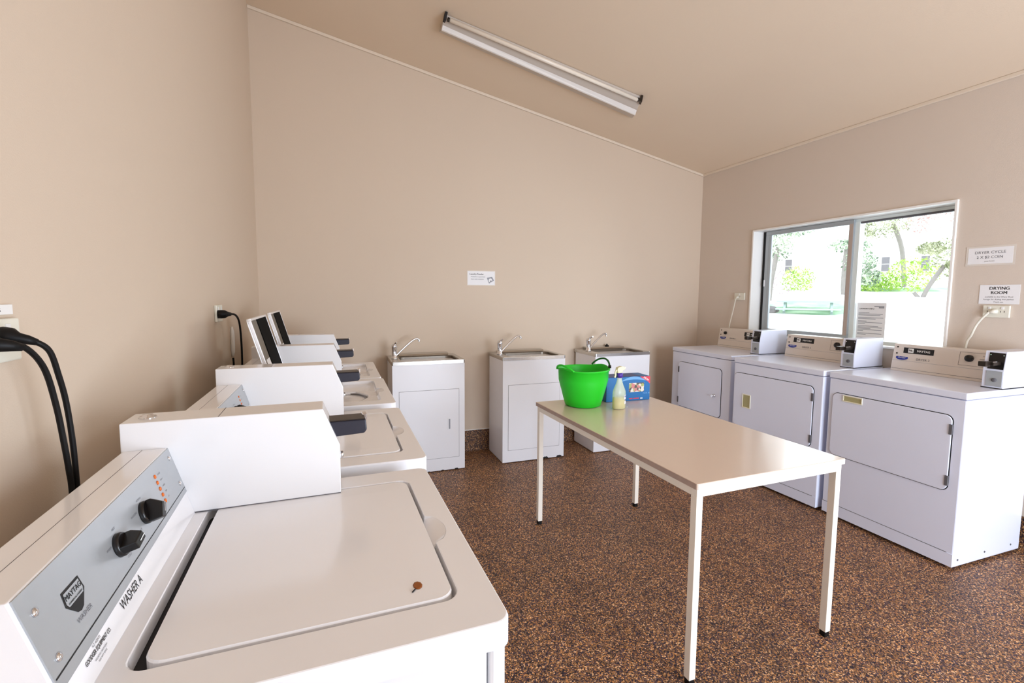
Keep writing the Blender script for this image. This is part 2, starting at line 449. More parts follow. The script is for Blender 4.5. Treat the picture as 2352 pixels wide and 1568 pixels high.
        mb.prism(out, 'x', -.008, -.002)
        lid = part(mb.xform(mt), 'lid', M['enamel_top'], bevel=.003)
        fr = MB()
        fr.box(-.002, .010, y0, y0 + .010, .02, L_ - .01); fr.box(-.002, .008, y1 - .005, y1, .02, L_ - .01)
        fr.box(-.002, .010, y0 + .010, y1 - .005, L_ - .012, L_ - .002); fr.box(-.002, .010, y0 + .010, y1 - .005, 0, .02)
        part(fr.xform(mt), 'lid_rim', M['enamel_top'], lid, bevel=.002)
        part(MB().box(-.002, .002, y0 + .010, y0 + .175, .02, L_ - .012).xform(mt), 'inner_panel', M['lidgrey'], lid)
        part(MB().box(-.002, .006, y0 + .175, y1 - .005, .02, L_ - .012).xform(mt), 'inner_shade', M['matblack'], lid)  # shade on the far part of the inner face, painted in as black
        part(MB().box(.0022, .0030, y0 + .08, y0 + .170, .10, .20).xform(mt), 'care_sticker', M['paper'], lid)
    # console
    con = [(.145, .914), (.145, 1.060), (.150, 1.065), (.226, 1.065), (.272, .914)]
    part(MB().prism(con, 'y', .012, .547), 'console', M['enamel_top'], bevel=.0015)
    part(MB().box(.1835, .1842, .02, .546, 1.0650, 1.0653), 'console_seam', M['gapl'])
    # silver control face
    pn = MB(); 
    vs = [spt(y, z, d) for d in (.0002, .0022) for y, z in ((.016, 1.0635), (.5465, 1.0635), (.5465, .965), (.016, .948))]
    pn.add(vs, [(0, 1, 2, 3), (4, 5, 6, 7), (0, 1, 5, 4), (1, 2, 6, 5), (2, 3, 7, 6), (3, 0, 4, 7)])
    pan = part(pn, 'control_panel', M['silver'])
    ln = MB(); vs = [spt(y, z, .0026) for y, z in ((.018, .9640), (.545, .976), (.545, .9748), (.018, .9622))]; ln.add(vs, [(0, 1, 2, 3)])
    part(ln, 'panel_line', M['ink'], pan)
    for y, z in ((.036, 1.036), (.036, .978), (.531, 1.046), (.531, .990)):
        part(MB().lathe([(.0055, 0), (.005, .002), (.002, .0035)], spt(y, z, .002), SN, 14), 'screw', M['chrome'], pan)
    for i in range(5):
        z = 1.041 - i * .0122
        part(MB().lathe([(.0042, 0), (.0036, .0016), (.001, .002)], spt(.437, z, .0022), SN, 12), 'indicator_lamp', M['orange'], pan)
    # pointer knobs
    for (y, z, r, a) in ((.345, 1.010, .020, 62), (.236, 1.008, .0185, 18)):
        kb = part(MB().lathe([(r, 0), (r, .005), (r * .92, .008)], spt(y, z, .0022), SN, 28), 'knob', M['black'], pan)
        gr = MB(); u = (S_R * math.cos(math.radians(a)) + S_U * math.sin(math.radians(a))); w = SN.cross(u)
        O = spt(y, z, .009)
        prof = [(-r * .95, .0), (r * .95, 0), (r * .95, .008), (r * .3, .026), (-r * .95, .022)]
        for sg in (-1, 1): pass
        vs = [O + u * p_[0] + SN * p_[1] + w * q_ for q_ in (-.007, .007) for p_ in prof]
        gr.add(vs, [(0, 1, 2, 3, 4), (9, 8, 7, 6, 5)] + [(i, (i + 1) % 5, 5 + (i + 1) % 5, 5 + i) for i in range(5)])
        part(gr, 'knob_grip', M['black'], kb, bevel=.0015)
        wl = MB(); vs = [O + u * p_[0] + SN * (p_[1] + .0006) + w * q_ for q_ in (-.0008, .0008) for p_ in ((r * .95, .008), (r * .3, .026), (-r * .5, .0237))]
        wl.add(vs, [(0, 1, 4, 3), (1, 2, 5, 4)])
        part(wl, 'knob_pointer', M['white'], kb)
    if kind in 'AB':
        # maker's shield badge
        bd = MB(); sh = lambda k: [(-.017 * k, .014 * k), (.017 * k, .014 * k), (.019 * k, -.002), (.006 * k, -.017 * k), (0, -.019 * k), (-.006 * k, -.017 * k), (-.019 * k, -.002)]
        Ob = spt(.103, 1.012, 0)
        def badge(k, d): return [Ob + S_R * a * k * 1.22 + S_U * b * 1.15 + SN * d for a, b in sh(k)]
        bd.add(badge(1.0, .0026), [tuple(range(7))]); ob_ = part(bd, 'maker_badge', M['ink'], pan)
        bd = MB(); 
        vs = [Ob + S_R * a + S_U * b + SN * .0029 for a, b in ((-.018, .013), (.018, .013), (.0200, .0), (.017, -.0055), (-.017, -.0055), (-.0200, .0))]
        bd.add(vs, [tuple(range(6))]); part(bd, 'badge_field', M['silver'], pan)
        part(text_mesh([('MAYTAG', .0098, 0, .0060, .03), ('COMMERCIAL LAUNDRY', .0031, 0, -.0022, .02)], 0, S_R, S_U, Ob, .0033, xs=.95), 'badge_lettering', M['ink'], pan)
        part(text_mesh([('WASHER', .0090, 0, 0, 0)], 0, S_R, S_U, spt(.105, .985), .0028), 'badge_lettering', M['inkg'], pan)
        for wd_ in ([('NORMAL', .005, .345 - .3, .026, 0), ('WOOLENS', .005, .345 - .335, .012, 0), ('DELICATE', .005, .345 - .34, -.016, 0), ('WARM', .005, .345 - .27, -.024, 0), ('HOT', .005, -.06, .024, 0),
                         ('WARM', .005, -.092, .006, 0), ('COLD', .005, -.05, -.028, 0)]): part(text_mesh([wd_], 0, S_R, S_U, spt(.30, 1.010), .0026), 'dial_lettering', M['inkg'], pan)
        for wd_ in ([('IN USE', .0045, .018, .031, 0), ('WASH', .0045, .018, .0186, 0), ('RINSE', .0045, .018, .0062, 0), ('SPIN', .0045, .018, -.006, 0), ('LID', .0045, .018, -.018, 0)]): part(text_mesh([wd_], 0, S_R, S_U, spt(.440, 1.010), .0026), 'dial_lettering', M['inkg'], pan)
        part(text_mesh([('WASHER ' + kind, .0205, 0, 0, 0)], 0, S_R, S_U, spt(.217, .9415), .0008, xs=.76), 'machine_lettering', M['ink'])
        lab = MB()
        part(text_mesh([('N.Z. AGENTS', .0055, 0, .013, 0), ('GOODGER EQUIPMENT CO.', .0082, 0, .0055, .04), ('WELLINGTON  CHRISTCHURCH', .0034, 0, -.003, 0), ('SALES  PARTS  SERVICE', .0034, 0, -.008, 0)], 0, S_R, S_U, spt(.103, .9335), .0008, xs=.66), 'agent_lettering', M['ink'])
    # coin meter box at the far end, reaching forward over the worktop
    prof = [(.146, .9165), (.146, 1.123), (.538, 1.123), (.574, 1.033), (.574, .9165)]
    mtb = part(MB().prism(prof, 'y', .547, .637), 'coin_meter', M['enamel'], bevel=.002)
    part(MB().prism([(.3235, 1.1231), (.3245, 1.1231), (.3245, 1.1236), (.3235, 1.1236)], 'y', .548, .636), 'meter_seam', M['gapl'], mtb)
    part(MB().box(.147, .573, .548, .636, .914, .9170), 'meter_foot', M['gapl'], mtb)
    part(MB().lathe([(.017, 0), (.016, .003), (.010, .004), (.010, .0075), (.003, .008)], (.183, .592, 1.1225), n=20), 'meter_lock', M['chrome'], mtb)
    fn = Vector((.09, 0, .036)).normalized()
    sl = MB(); O = Vector((.556, .592, 1.077))
    sl.prism([(.545, 1.048), (.545, 1.086), (.548, 1.086), (.636, 1.086), (.638, 1.060), (.632, 1.052)], 'y', .562, .620)
    s_ = part(sl, 'coin_slide', M['navy'], mtb, bevel=.003)
    part(MB().box(.548, .634, .564, .618, 1.0862, 1.0885), 'slide_top', M['darkmetal'], s_)
    part(MB().box(.628, .640, .580, .602, 1.080, 1.097), 'slide_tip', M['chrome'], s_, bevel=.003)
    part(MB().lathe([(.009, 0), (.009, .008), (.006, .010)], (.573, .592, .995), (1, 0, 0), 16), 'cash_box_lock', M['chrome'], mtb)
    return t

WASH = [('A', 'nearest white washing machine with closed lid, grey control panel and WASHER A lettering', .798, -3.3226, math.radians(1.4), False),
        ('B', 'second white washing machine from the camera, its closed lid behind the big nearest coin box', .803, -2.600, math.radians(.4), False),
        ('C', 'white washing machine with its lid standing open, third from the camera', .798, -1.866, 0, True),
        ('D', 'farthest white washing machine, its lid standing open, beside the left sink unit', .790, -1.200, 0, True)]
for k, lb, xf, y, rz, op in WASH:
    # root sits at the footprint centre; the near front corner stays put under the small turn
    c_, s_ = math.cos(rz), math.sin(rz)
    vx, vy = .328, -.325
    ox = xf - (c_ * vx - s_ * vy); oy = y - (s_ * vx + c_ * vy)
    make_washer('washing_machine', lb, k, (ox, oy, 0), rz, op)

# ------------------------------------------------------------------ dryers: front faces -x; local x 0 front .. .585 back, y 0 near .. .686
def make_dryer(label, num, loc, rz, door, handle, hinge_near, wide_timer):
    t = thing('tumble_dryer', label, 'dryer', loc, rz, 'white front-loading dryers')
    OFF = Vector((-.29, -.343, 0))
    def part(mb, nm, m, par=t, bevel=0, seg=2): return mb.shift(OFF).build(nm, m, par, bevel, seg)
    part(MB().box(.004, .583, .003, .683, .016, .878), 'cabinet', M['dryer'], bevel=.005)
    part(MB().box(.0, .588, 0, .686, .881, .917), 'worktop', M['dryer'], bevel=.006, seg=3)
    part(MB().box(.0015, .004, .004, .682, .018, .085), 'kick_panel', M['dryer'])
    part(MB().box(.0025, .0045, .03, .682, .0855, .0880), 'kick_seam', M['gapl'])
    for y in (.06, .62):
        for x in (.06, .52): part(MB().lathe([(.02, 0), (.02, .010), (.008, .012), (.008, .018)], (x, y, 0), n=12), 'foot', M['blackrub'])
    y0, y1, z0, z1 = door
    gp = MB().prism(rrect(y0 - .0035, y1 + .0035, z0 - .0035, z1 + .0035, .034, 6), 'x', .0025, .006)
    part(gp, 'door_gap', M['gap'])
    dr = part(MB().prism(rrect(y0, y1, z0, z1, .031, 6), 'x', -.004, .003), 'door', M['dryer'], bevel=.003)
    hy = y0 + .004 if hinge_near else y1 - .004
    for hz in (z0 + .055, z1 - .07):
        part(MB().box(-.0075, .001, hy - .008, hy + .006, hz - .026, hz + .026), 'hinge', M['gapl'], dr, bevel=.001)
    hy0, hy1, hz0, hz1 = handle
    if hy1 - hy0 > .12 or hz1 - hz0 > .05 or hy1 - hy0 > .05:
        rg = MB(); tt = .007
        rg.box(-.008, -.0035, hy0, hy1, hz0, hz0 + tt); rg.box(-.008, -.0035, hy0, hy1, hz1 - tt, hz1)
        rg.box(-.008, -.0035, hy0, hy0 + tt, hz0 + tt, hz1 - tt); rg.box(-.008, -.0035, hy1 - tt, hy1, hz0 + tt, hz1 - tt)
        h_ = part(rg, 'handle', M['handle'], dr, bevel=.002)
        part(MB().box(-.0048, -.0042, hy0 + tt, hy1 - tt, hz0 + tt, hz1 - tt), 'handle_recess', M['gold'], h_)
    else:
        yc, zc = (hy0 + hy1) / 2, (hz0 + hz1) / 2
        part(MB().lathe([(.014, 0), (.012, .006), (.007, .010), (.012, .022), (.010, .028)], (-.004, yc, zc), (-1, 0, 0), 18), 'handle', M['chrome'], dr)
    # console along the back
    part(MB().prism([(.455, .917), (.482, 1.088), (.572, 1.088), (.578, 1.07), (.578, .917)], 'y', .088, .622), 'console', M['cream'], bevel=.003)
    N_ = Vector((-.171, 0, .027)).normalized(); R_ = Vector((0, -1, 0)); U_ = Vector((.027, 0, .171)).normalized()
    def cp(yy, zz, d=.0006): return Vector((.455 + (zz - .917) / .171 * .027, yy, zz)) + N_ * d
    def patch(nm, m, ya, yb, za, zb, d):
        q = MB(); q.add([cp(ya, za, d), cp(yb, za, d), cp(yb, zb, d), cp(ya, zb, d)], [(0, 1, 2, 3)]); return part(q, nm, m)
    patch('console_line', M['gapl'], .09, .62, .9325, .9342, .0006)
    patch('console_line', M['inkl'], .09, .62, .9835, .9847, .0006)
    for zz in (1.068, 1.028): part(MB().lathe([(.005, 0), (.004, .003)], cp(.600, zz), N_, 10), 'screw', M['darkmetal'])
    if wide_timer:
        nb = (.405, .565); kn = (.235, 1.040)
    else:
        nb = (.185, .335); kn = (.545, 1.045)
    patch('name_plate', M['ink'], nb[0], nb[1], 1.033, 1.068, .0012)
    patch('name_plate_logo', M['white'], nb[1] - .055, nb[1] - .025, 1.0375, 1.0635, .0018)
    tm = text_mesh([('ML', .018, 0, 0, .02)], 0, R_, U_, cp(nb[1] - .040, 1.0503), .0022); part(tm, 'name_plate_lettering', M['ink'])
    tm = text_mesh([('MAYTAG', .0185, 0, 0, .02)], 0, R_, U_, cp((nb[0] + nb[1] - .055) / 2, 1.0503), .0018, xs=.92); part(tm, 'name_plate_lettering', M['white'])
    # oval maker's sticker
    ov = MB(); ov.lathe([(.034, 0), (.034, .0008)], cp(.568, 1.003), N_, 24); ov.xform(Matrix.Identity(4))
    cc = cp(.568, 1.003)
    ov.v = [Vector((v.x, v.y, cc.z + (v.z - cc.z) * .42)) for v in ov.v]
    st = part(ov, 'agent_sticker', M['bluei'])
    tm = text_mesh([('Goodger', .012, 0, 0, .01)], 0, R_, U_, cp(.568, 1.003), .0018, shear=.3); part(tm, 'sticker_lettering', M['white'], st)
    tm = text_mesh([('DRYER ' + num, .0185, 0, 0, 0)], 0, R_, U_, cp(.455, 1.000), .001); part(tm, 'machine_lettering', M['inkg'])
    # timer panel outline and knob
    if wide_timer:
        ol = MB()
        for ya, yb, za, zb in ((.10, .282, 1.0725, 1.0738), (.10, .282, .9985, .9998), (.2807, .282, .9998, 1.0725)):
            ol.add([cp(ya, za, .0008), cp(yb, za, .0008), cp(yb, zb, .0008), cp(ya, zb, .0008)], [(0, 1, 2, 3)])
        part(ol, 'timer_outline', M['darkmetal'])
        tm = text_mesh([('START', .009, 0, .02, 0), ('TEMPERATURE', .008, 0, .002, 0), ('PERMANENT PRESS', .0065, 0, -.018, 0)], 0, R_, U_, cp(.165, 1.038), .001); part(tm, 'timer_lettering', M['inkg'])
    kr = .020 if wide_timer else .014
    kb = part(MB().lathe([(kr, 0), (kr * .95, .012), (kr * .7, .018), (kr * .2, .019)], cp(kn[0], kn[1]), N_, 24), 'knob', M['black'])
    # coin meter box at the near end
    prof = [(.285, .9195), (.285, 1.010), (.300, 1.110), (.572, 1.110), (.578, .9195)]
    m_ = part(MB().prism(prof, 'y', .002, .086), 'coin_meter', M['dryer'], bevel=.002)
    part(MB().box(.283, .58, 0, .088, .917, .9215), 'meter_foot', M['gap'], m_)
    fx = lambda z: .285 + max(0, z - 1.010) * .15
    part(MB().prism([(fx(1.018) - .003, 1.018), (fx(1.102) - .003, 1.102), (fx(1.102) + .004, 1.102), (fx(1.018) + .004, 1.018)], 'y', .006, .068), 'coin_face', M['black'], m_)
    part(MB().box(.2815, .2855, .006, .070, .928, 1.008), 'cash_box_door', M['silver'], m_, bevel=.001)
    part(MB().lathe([(.010, 0), (.010, .004), (.005, .006)], (.2815, .036, .962), (-1, 0, 0), 18), 'cash_box_lock', M['gapl'], m_)
    s_ = part(MB().box(.225, .29, .018, .058, 1.040, 1.058), 'coin_slide', M['darkmetal'], m_, bevel=.002)
    part(MB().box(.186, .229, .030, .062, 1.036, 1.062), 'slide_tip', M['darkmetal'], s_, bevel=.003)
    part(MB().box(.224, .30, .020, .056, 1.0582, 1.061), 'slide_top', M['chrome'], s_)
    for y in (.012, .063): part(MB().lathe([(.003, 0), (.002, .002)], (fx(1.09) - .003, y, 1.09), (-1, 0, 0), 8), 'screw', M['chrome'], m_)
    if num == '3':
        for x, z in ((.045, .052), (.27, .055), (.50, .055)):
            part(MB().lathe([(.0055, 0), (.005, .002), (.002, .003)], (x, .003, z), (0, -1, 0), 10), 'screw', M['gapl'])
    return t
def dloc(xf, y, rz):
    c_, s_ = math.cos(rz), math.sin(rz); vx, vy = -.29, -.343
    return (xf - (c_ * vx - s_ * vy), y - (s_ * vx + c_ * vy), 0)
# rotations: +y edge moves toward -x for positive angles
make_dryer('nearest white tumble dryer with horizontal handle high on its big door', '3', dloc(3.478, -2.5367, 0), 0, (.050, .655, .402, .792), (.478, .592, .748, .790), True, True)
make_dryer('middle white tumble dryer with upright recessed handle on its door', '2', dloc(3.464, -1.826, math.radians(2.4)), math.radians(2.4), (.060, .672, .405, .806), (.520, .592, .550, .655), True, True)
make_dryer('farthest white tumble dryer with small door and round chrome knob, by the back wall', '1', dloc(3.475, -1.073, 0), 0, (.092, .592, .395, .795), (.140, .170, .555, .585), False, False)

# ------------------------------------------------------------------ sink units
def make_sink(label, x0, chips, handle_side, plug_on_rim):
    t = thing('laundry_sink', label, 'sink', (x0 + .28, -.2, 0), 0, 'white laundry sink units')
    OFF = Vector((-.28, .2, 0))
    def part(mb, nm, m, par=t, bevel=0, seg=2): return mb.shift(OFF).build(nm, m, par, bevel, seg)
    yf, yb = -.395, -.036
    part(MB().box(0, .56, yf, yb, .006, .858), 'cabinet', M['sinkcab'], bevel=.003)
    # chipped lower edge
    if chips:
        cm = MB()
        for cx_, r_ in chips:
            cm.add([(cx_ + r_ * math.cos(a) * 1.6, yf - .0007, .006 + abs(r_ * math.sin(a)) * random.uniform(.7, 1.2)) for a in [PI * i / 9 for i in range(10)]], [tuple(range(10))])
        part(cm, 'chipped_edge', M['gap'])
    # door
    gp = MB(); ring_t = .0022
    d0, d1, z0, z1 = .050, .512, .108, .652
    gp.box(d0 - .002, d1 + .002, yf - .0004, yf + .002, z0 - .002, z1 + .002)
    part(gp, 'door_gap', M['gapl'])
    dr = part(MB().box(d0, d1, yf - .003, yf + .001, z0, z1), 'door', M['sinkcab'], bevel=.0015)
    if handle_side:
        hx = .432
        part(MB().box(hx - .013, hx + .013, yf - .0045, yf - .002, .330, .425), 'handle', M['sinkcab'], dr, bevel=.002)
        part(MB().box(hx - .003, hx + .009, yf - .0049, yf - .0044, .338, .417), 'handle_recess', M['inkl'], dr)
    # stainless top with bowl: rim ring, bowl walls, back upstand
    mb = MB()
    out = rrect(-.002, .562, yf - .004, -.006, .012, 5)
    bx0, bx1, by0, by1 = .082, .522, yf + .022, -.095
    inn = rrect(bx0, bx1, by0, by1, .05, 5)
    def z_(pts, z, k=1.0):
        cx_, cy_ = sum(p[0] for p in pts) / len(pts), sum(p[1] for p in pts) / len(pts)
        return [(cx_ + (p[0] - cx_) * k, cy_ + (p[1] - cy_) * k, z) for p in pts]
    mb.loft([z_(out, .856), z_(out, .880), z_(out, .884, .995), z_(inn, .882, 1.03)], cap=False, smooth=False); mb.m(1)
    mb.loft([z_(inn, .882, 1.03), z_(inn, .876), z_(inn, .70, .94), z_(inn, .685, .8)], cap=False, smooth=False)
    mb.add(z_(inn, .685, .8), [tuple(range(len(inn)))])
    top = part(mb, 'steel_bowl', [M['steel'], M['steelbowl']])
    part(MB().prism([(-.006, .882), (-.006, .898), (-.012, .902), (-.075, .899), (-.090, .884)], 'x', .09, .50), 'back_ledge', M['steel'], top, bevel=.003)
    part(MB().lathe([(.022, 0), (.018, .002), (.006, .001)], (.30, -.22, .6855), n=18), 'drain', M['chrome'], top)
    # mixer tap on the left
    tx, ty = .040, -.20
    tp = part(MB().lathe([(.026, 0), (.026, .006), (.021, .012), (.021, .085), (.023, .088), (.023, .104), (.017, .114), (.004, .118)], (tx, ty, .883), n=24), 'tap_body', M['chrome'])
    part(MB().tube([(tx, ty, .985), (tx + .004, ty - .02, 1.004), (tx + .012, ty - .055, 1.018)], [.010, .008, .006], 10), 'tap_lever', M['chrome'], tp)
    sp = smooth_path([(tx + .012, ty + .004, .905), (tx + .06, ty + .01, .950), (tx + .13, ty + .018, 1.010), (tx + .165, ty + .02, 1.032), (tx + .187, ty + .021, 1.034), (tx + .198, ty + .022, 1.022), (tx + .198, ty + .022, 1.010)], 6)
    part(MB().tube(sp, .0085, 12), 'tap_spout', M['chrome'], tp)
    if plug_on_rim:
        part(MB().lathe([(.020, 0), (.018, .010), (.008, .012), (.006, .022), (.002, .024)], (plug_on_rim, -.045, .901), n=16), 'sink_plug', M['blackrub'])
    return t
make_sink('left sink unit with upright recessed handle on the cupboard door', .934, [(.10, .007), (.17, .010), (.27, .006), (.38, .008), (.49, .010)], True, 0)
make_sink('middle sink unit with chipped lower edge, below the small notice', 1.812, [(.385, .018), (.515, .016)], False, 0)
make_sink('right sink unit partly behind the green bucket, black plug on its ledge', 2.662, [], False, .33)

# ------------------------------------------------------------------ table
tc = (2.06, -2.0326); tr = .0275; L_, W_, TH = 1.2993, .7433, .7507
t = thing('folding_table', 'long cream laminate table on thin square legs in the middle of the room', 'table', (tc[0], tc[1], 0), tr)
MB().box(-W_ / 2, W_ / 2, -L_ / 2, L_ / 2, TH - .022, TH).build('tabletop', [M['table']], t, bevel=.002)
MB().box(-W_ / 2 - .0012, -W_ / 2, -L_ / 2 + .004, L_ / 2 - .004, TH - .021, TH - .0015).build('edge_strip', M['tablewood'], t)
MB().box(W_ / 2, W_ / 2 + .001, -L_ / 2 + .004, L_ / 2 - .004, TH - .021, TH - .0015).build('edge_strip', M['tablewood'], t)
MB().box(-W_ / 2 + .004, W_ / 2 - .004, -L_ / 2 - .0012, -L_ / 2, TH - .021, TH - .0015).build('edge_strip', M['legs'], t)
MB().box(-W_ / 2 + .004, W_ / 2 - .004, L_ / 2, L_ / 2 + .0012, TH - .021, TH - .0015).build('edge_strip', M['legs'], t)
fr = MB(); a, b = W_ / 2 - .008, L_ / 2 - .008; w = .028
fr.box(-a, a, -b, -b + w, TH - .052, TH - .022); fr.box(-a, a, b - w, b, TH - .052, TH - .022)
fr.box(-a, -a + w, -b + w, b - w, TH - .052, TH - .022); fr.box(a - w, a, -b + w, b - w, TH - .052, TH - .022)
fr.build('frame', M['legs'], t, bevel=.001)
for sx in (-1, 1):
    for sy in (-1, 1):
        x = sx * (a - w / 2); y = sy * (b - w / 2)
        lg = MB().box(x - w / 2, x + w / 2, y - w / 2, y + w / 2, .022, TH - .052).build('leg', M['legs'], t, bevel=.0015)
        MB().prism(rrect(x - w / 2 + .001, x + w / 2 - .001, y - w / 2 + .001, y + w / 2 - .001, .004, 3), 'z', 0, .022).build('leg_cap', M['blackrub'], lg)
MB().lathe([(.006, 0), (.004, .0007)], (.07, .36, TH), n=9).build('paint_fleck', M['white'], t)

# ------------------------------------------------------------------ bucket, bottle, carton
t = thing('flexible_bucket', 'bright green flexible bucket with two handles on the table', 'bucket', (1.903, -1.545, TH + .001))
r0, r1, h = .103, .148, .232
def br(r, z): return r, z
mb = MB(); n = 48
prof = [(.001, 0), (r0 - .012, 0), (r0, .006), (r0 + .012, .05), (r0 + .024, .10), (r0 + .038, .16), (r1 - .004, .222), (r1 + .003, .224), (r1 + .003, .232), (r1 - .003, .233), (r1 - .006, .226), (r0 + .033, .16), (r0 + .008, .05), (r0 - .004, .008), (.001, .006)]
rings = []
dirh = math.atan2(.22, 1.0)
for r, z in prof:
    ring_ = []
    for i in range(n):
        th = 2 * PI * i / n
        c2 = math.cos(2 * (th - dirh)); lift = max(0, c2) ** 3 * .013 if z > .2 else 0
        rr = r * (1 + (.03 * c2 if z > .1 else 0))
        ring_.append((rr * math.cos(th), rr * math.sin(th), z + lift))
    rings.append(ring_)
mb.loft(rings, cap=False, smooth=True)
mb.v = [Vector((v.x, v.y, v.z * .93)) for v in mb.v]
bk = mb.build('bucket_body', M['green'], t)
for sg in (1, -1):
    pts = []
    for i in range(-6, 7):
        th = dirh + (0 if sg > 0 else PI) + i * .085
        u = i / 6
        R_ = r1 + .006 + .006 * (1 - u * u)
        pts.append((R_ * math.cos(th), R_ * math.sin(th), .226 + (.036 if sg > 0 else .024) * (1 - abs(u) ** 2.4) - .006 * abs(u)))
    if sg < 0:
        pts = [(p_[0], p_[1], p_[2] - .006) for p_ in pts]
    hd = MB().tube(smooth_path(pts, 3), .0055, 10).build('bucket_handle', M['green'] if sg < 0 else M['greend'], t)
    if sg > 0:
        MB().lathe([(.009, 0), (.009, .016)], (pts[0][0], pts[0][1], pts[0][2] - .004), n=10).build('handle_tag', M['black'], hd)

t = thing('spray_bottle', 'clear trigger spray bottle half full of yellow cleaner with purple collar', 'spray bottle', (2.052, -1.690, TH + .001), .15)
prof = [(.001, 0), (.036, 0), (.041, .004), (.041, .085), (.040, .098), (.034, .115), (.026, .132), (.019, .150), (.0145, .168), (.0145, .184)]
def ovl(mbx, k=.72):
    mbx.v = [Vector((v.x, v.y * k, v.z)) for v in mbx.v]; return mbx
ovl(MB().lathe(prof, n=32)).build('bottle_body', M['bottle'], t)
ovl(MB().lathe([(.001, .002), (.034, .002), (.039, .005), (.0395, .062), (.001, .062)], n=32)).build('yellow_liquid', M['liquid'], t)
MB().lathe([(.018, .178), (.018, .202), (.014, .204)], n=20).build('collar', M['purple'], t)
hd = MB(); hd.prism([(-.018, .203), (-.024, .222), (-.020, .236), (.006, .242), (.030, .236), (.036, .228), (.030, .222), (.014, .216), (.012, .203)], 'y', -.011, .011)
hd.build('spray_head', M['spray'], t, bevel=.003)
MB().tube(smooth_path([(-.016, 0, .226), (-.030, 0, .212), (-.030, 0, .192), (-.036, 0, .180)], 5), [.005] * 16, 8).build('trigger', M['spray'], t)
MB().lathe([(.006, 0), (.006, .006)], (.034, 0, .230), (1, 0, 0), 12).build('nozzle', M['white'], t)
lb = MB(); 
for (a0_, a1_, za, zb) in ((-1.3, -.35, .055, .080), (-1.2, -.5, .030, .046)):
    vs = []
    for i in range(5):
        a_ = a0_ + (a1_ - a0_) * i / 4
        for z in (za, zb): vs.append((.0418 * math.cos(a_), .0418 * .72 * math.sin(a_), z))
    lb.add(vs, [(2 * i, 2 * i + 2, 2 * i + 3, 2 * i + 1) for i in range(4)])
lb.build('bottle_label', M['paper'], t)
tm = text_mesh([('Spray', .013, 0, .012, .02), ('Clean', .011, 0, -.008, .02)], 0, (1, .35, 0), (0, 0, 1), (.026, -.0272, .062), .0); tm.build('label_lettering', M['bluei'], t)

t = thing('detergent_carton', 'blue printed carton with red corner flash behind the spray bottle', 'box', (2.216, -1.478, TH + .001), math.radians(-2))
w2, d2, hh = .150, .065, .146
MB().box(-w2, w2, -d2, d2, 0, hh).build('carton_body', [M['blue']], t, bevel=.002)
F = (0, -d2, 0); R_ = (1, 0, 0); U_ = (0, 0, 1)
quad(MB(), F, R_, U_, .004, .108, .052, .108).build('picture', M['pic'], t)
q = MB(); q.add([(.078, -d2 - .0006, .1455), (w2, -d2 - .0006, .1455), (w2, -d2 - .0006, .098), (.135, -d2 - .0006, .112)], [(0, 1, 2, 3)]); q.build('corner_flash', M['red'], t)
q = MB(); vs = []
for i in range(9):
    u = i / 8; x = -.06 + .19 * u; vs += [(x, -d2 - .0005, .118 + .012 * math.sin(u * PI)), (x, -d2 - .0005, .118 + .016 * math.sin(u * PI) + .014 * math.sin(u * PI))]
q.add(vs, [(2 * i, 2 * i + 2, 2 * i + 3, 2 * i + 1) for i in range(8)]); q.build('printed_band', M['lblue'], t)
text_mesh([('NEW!', .016, 0, 0, .03)], 0, (1, 0, -.62), (.62, 0, 1), (.122, -d2, .130), .0011).build('carton_lettering', M['white'], t)
text_mesh([('PACK 50', .012, .125, .042, .02)], 0, R_, U_, F, .0008).build('carton_lettering', M['lblue'], t)
q = MB(); 
quad(q, F, R_, U_, .006, .030, .010, .016, .0006); quad(q, F, R_, U_, .036, .076, .010, .016, .0006)
q.build('printed_bars', M['red'], t)
quad(MB(), F, R_, U_, .084, .100, .009, .015, .0006).build('printed_bars', M['white'], t)
MB().box(-w2 + .01, w2 - .06, -d2 + .01, d2 - .01, hh, hh + .0012).build('top_flap', M['blued'], t)

# ------------------------------------------------------------------ ceiling batten light
t = thing('ceiling_light', 'long fluorescent batten light on the sloping ceiling', 'ceiling light', (2.0, -.75, cz(2.0)))
LO = Vector(t.location)
xa, xb = 1.260, 2.755
def cs(x, pts):   # points (y, depth below the ceiling)
    return [((x if x < 2 else x + (y_ + .82) * .42) - SL * d_, y_, cz(x if x < 2 else x + (y_ + .82) * .42) - d_) for y_, d_ in pts]
def lpart(mb, nm, m, par=t, bevel=0): return mb.shift(-LO).build(nm, m, par, bevel)
PA = [(-.820, .002), (-.820, .014), (-.814, .018), (-.762, .044), (-.740, .060), (-.655, .032), (-.640, .004)]
PB = [(-.818, .002), (-.818, .014), (-.812, .020), (-.732, .056), (-.680, .070), (-.545, .030), (-.510, .004)]
lpart(MB().loft([cs(xa, PA), cs(xb, PB)], smooth=False), 'reflector_pan', M['lightg'], bevel=.002)
lpart(MB().tube([cs(xa + .03, [(-.836, .036)])[0], cs(xb - .03, [(-.824, .040)])[0]], .0130, 14), 'fluorescent_tube', M['tube'])
lpart(MB().loft([cs(xa + .002, [(-.766, .040), (-.761, .068), (-.748, .070), (-.735, .050)]), cs(xb - .002, [(-.735, .050), (-.700, .080), (-.690, .082), (-.662, .056)])], smooth=False), 'spine_cover', M['light'], bevel=.002)
for x, yy in ((xa, -.828), (xb, -.818)):
    cp_ = [(yy - .022, .002), (yy - .022, .052), (yy + .018, .052), (yy + .024, .002)]
    lpart(MB().loft([cs(x - .006, cp_), cs(x + .010, cp_)], smooth=False), 'end_cap', M['gap'] if x == xa else M['darkmetal'], bevel=.003)
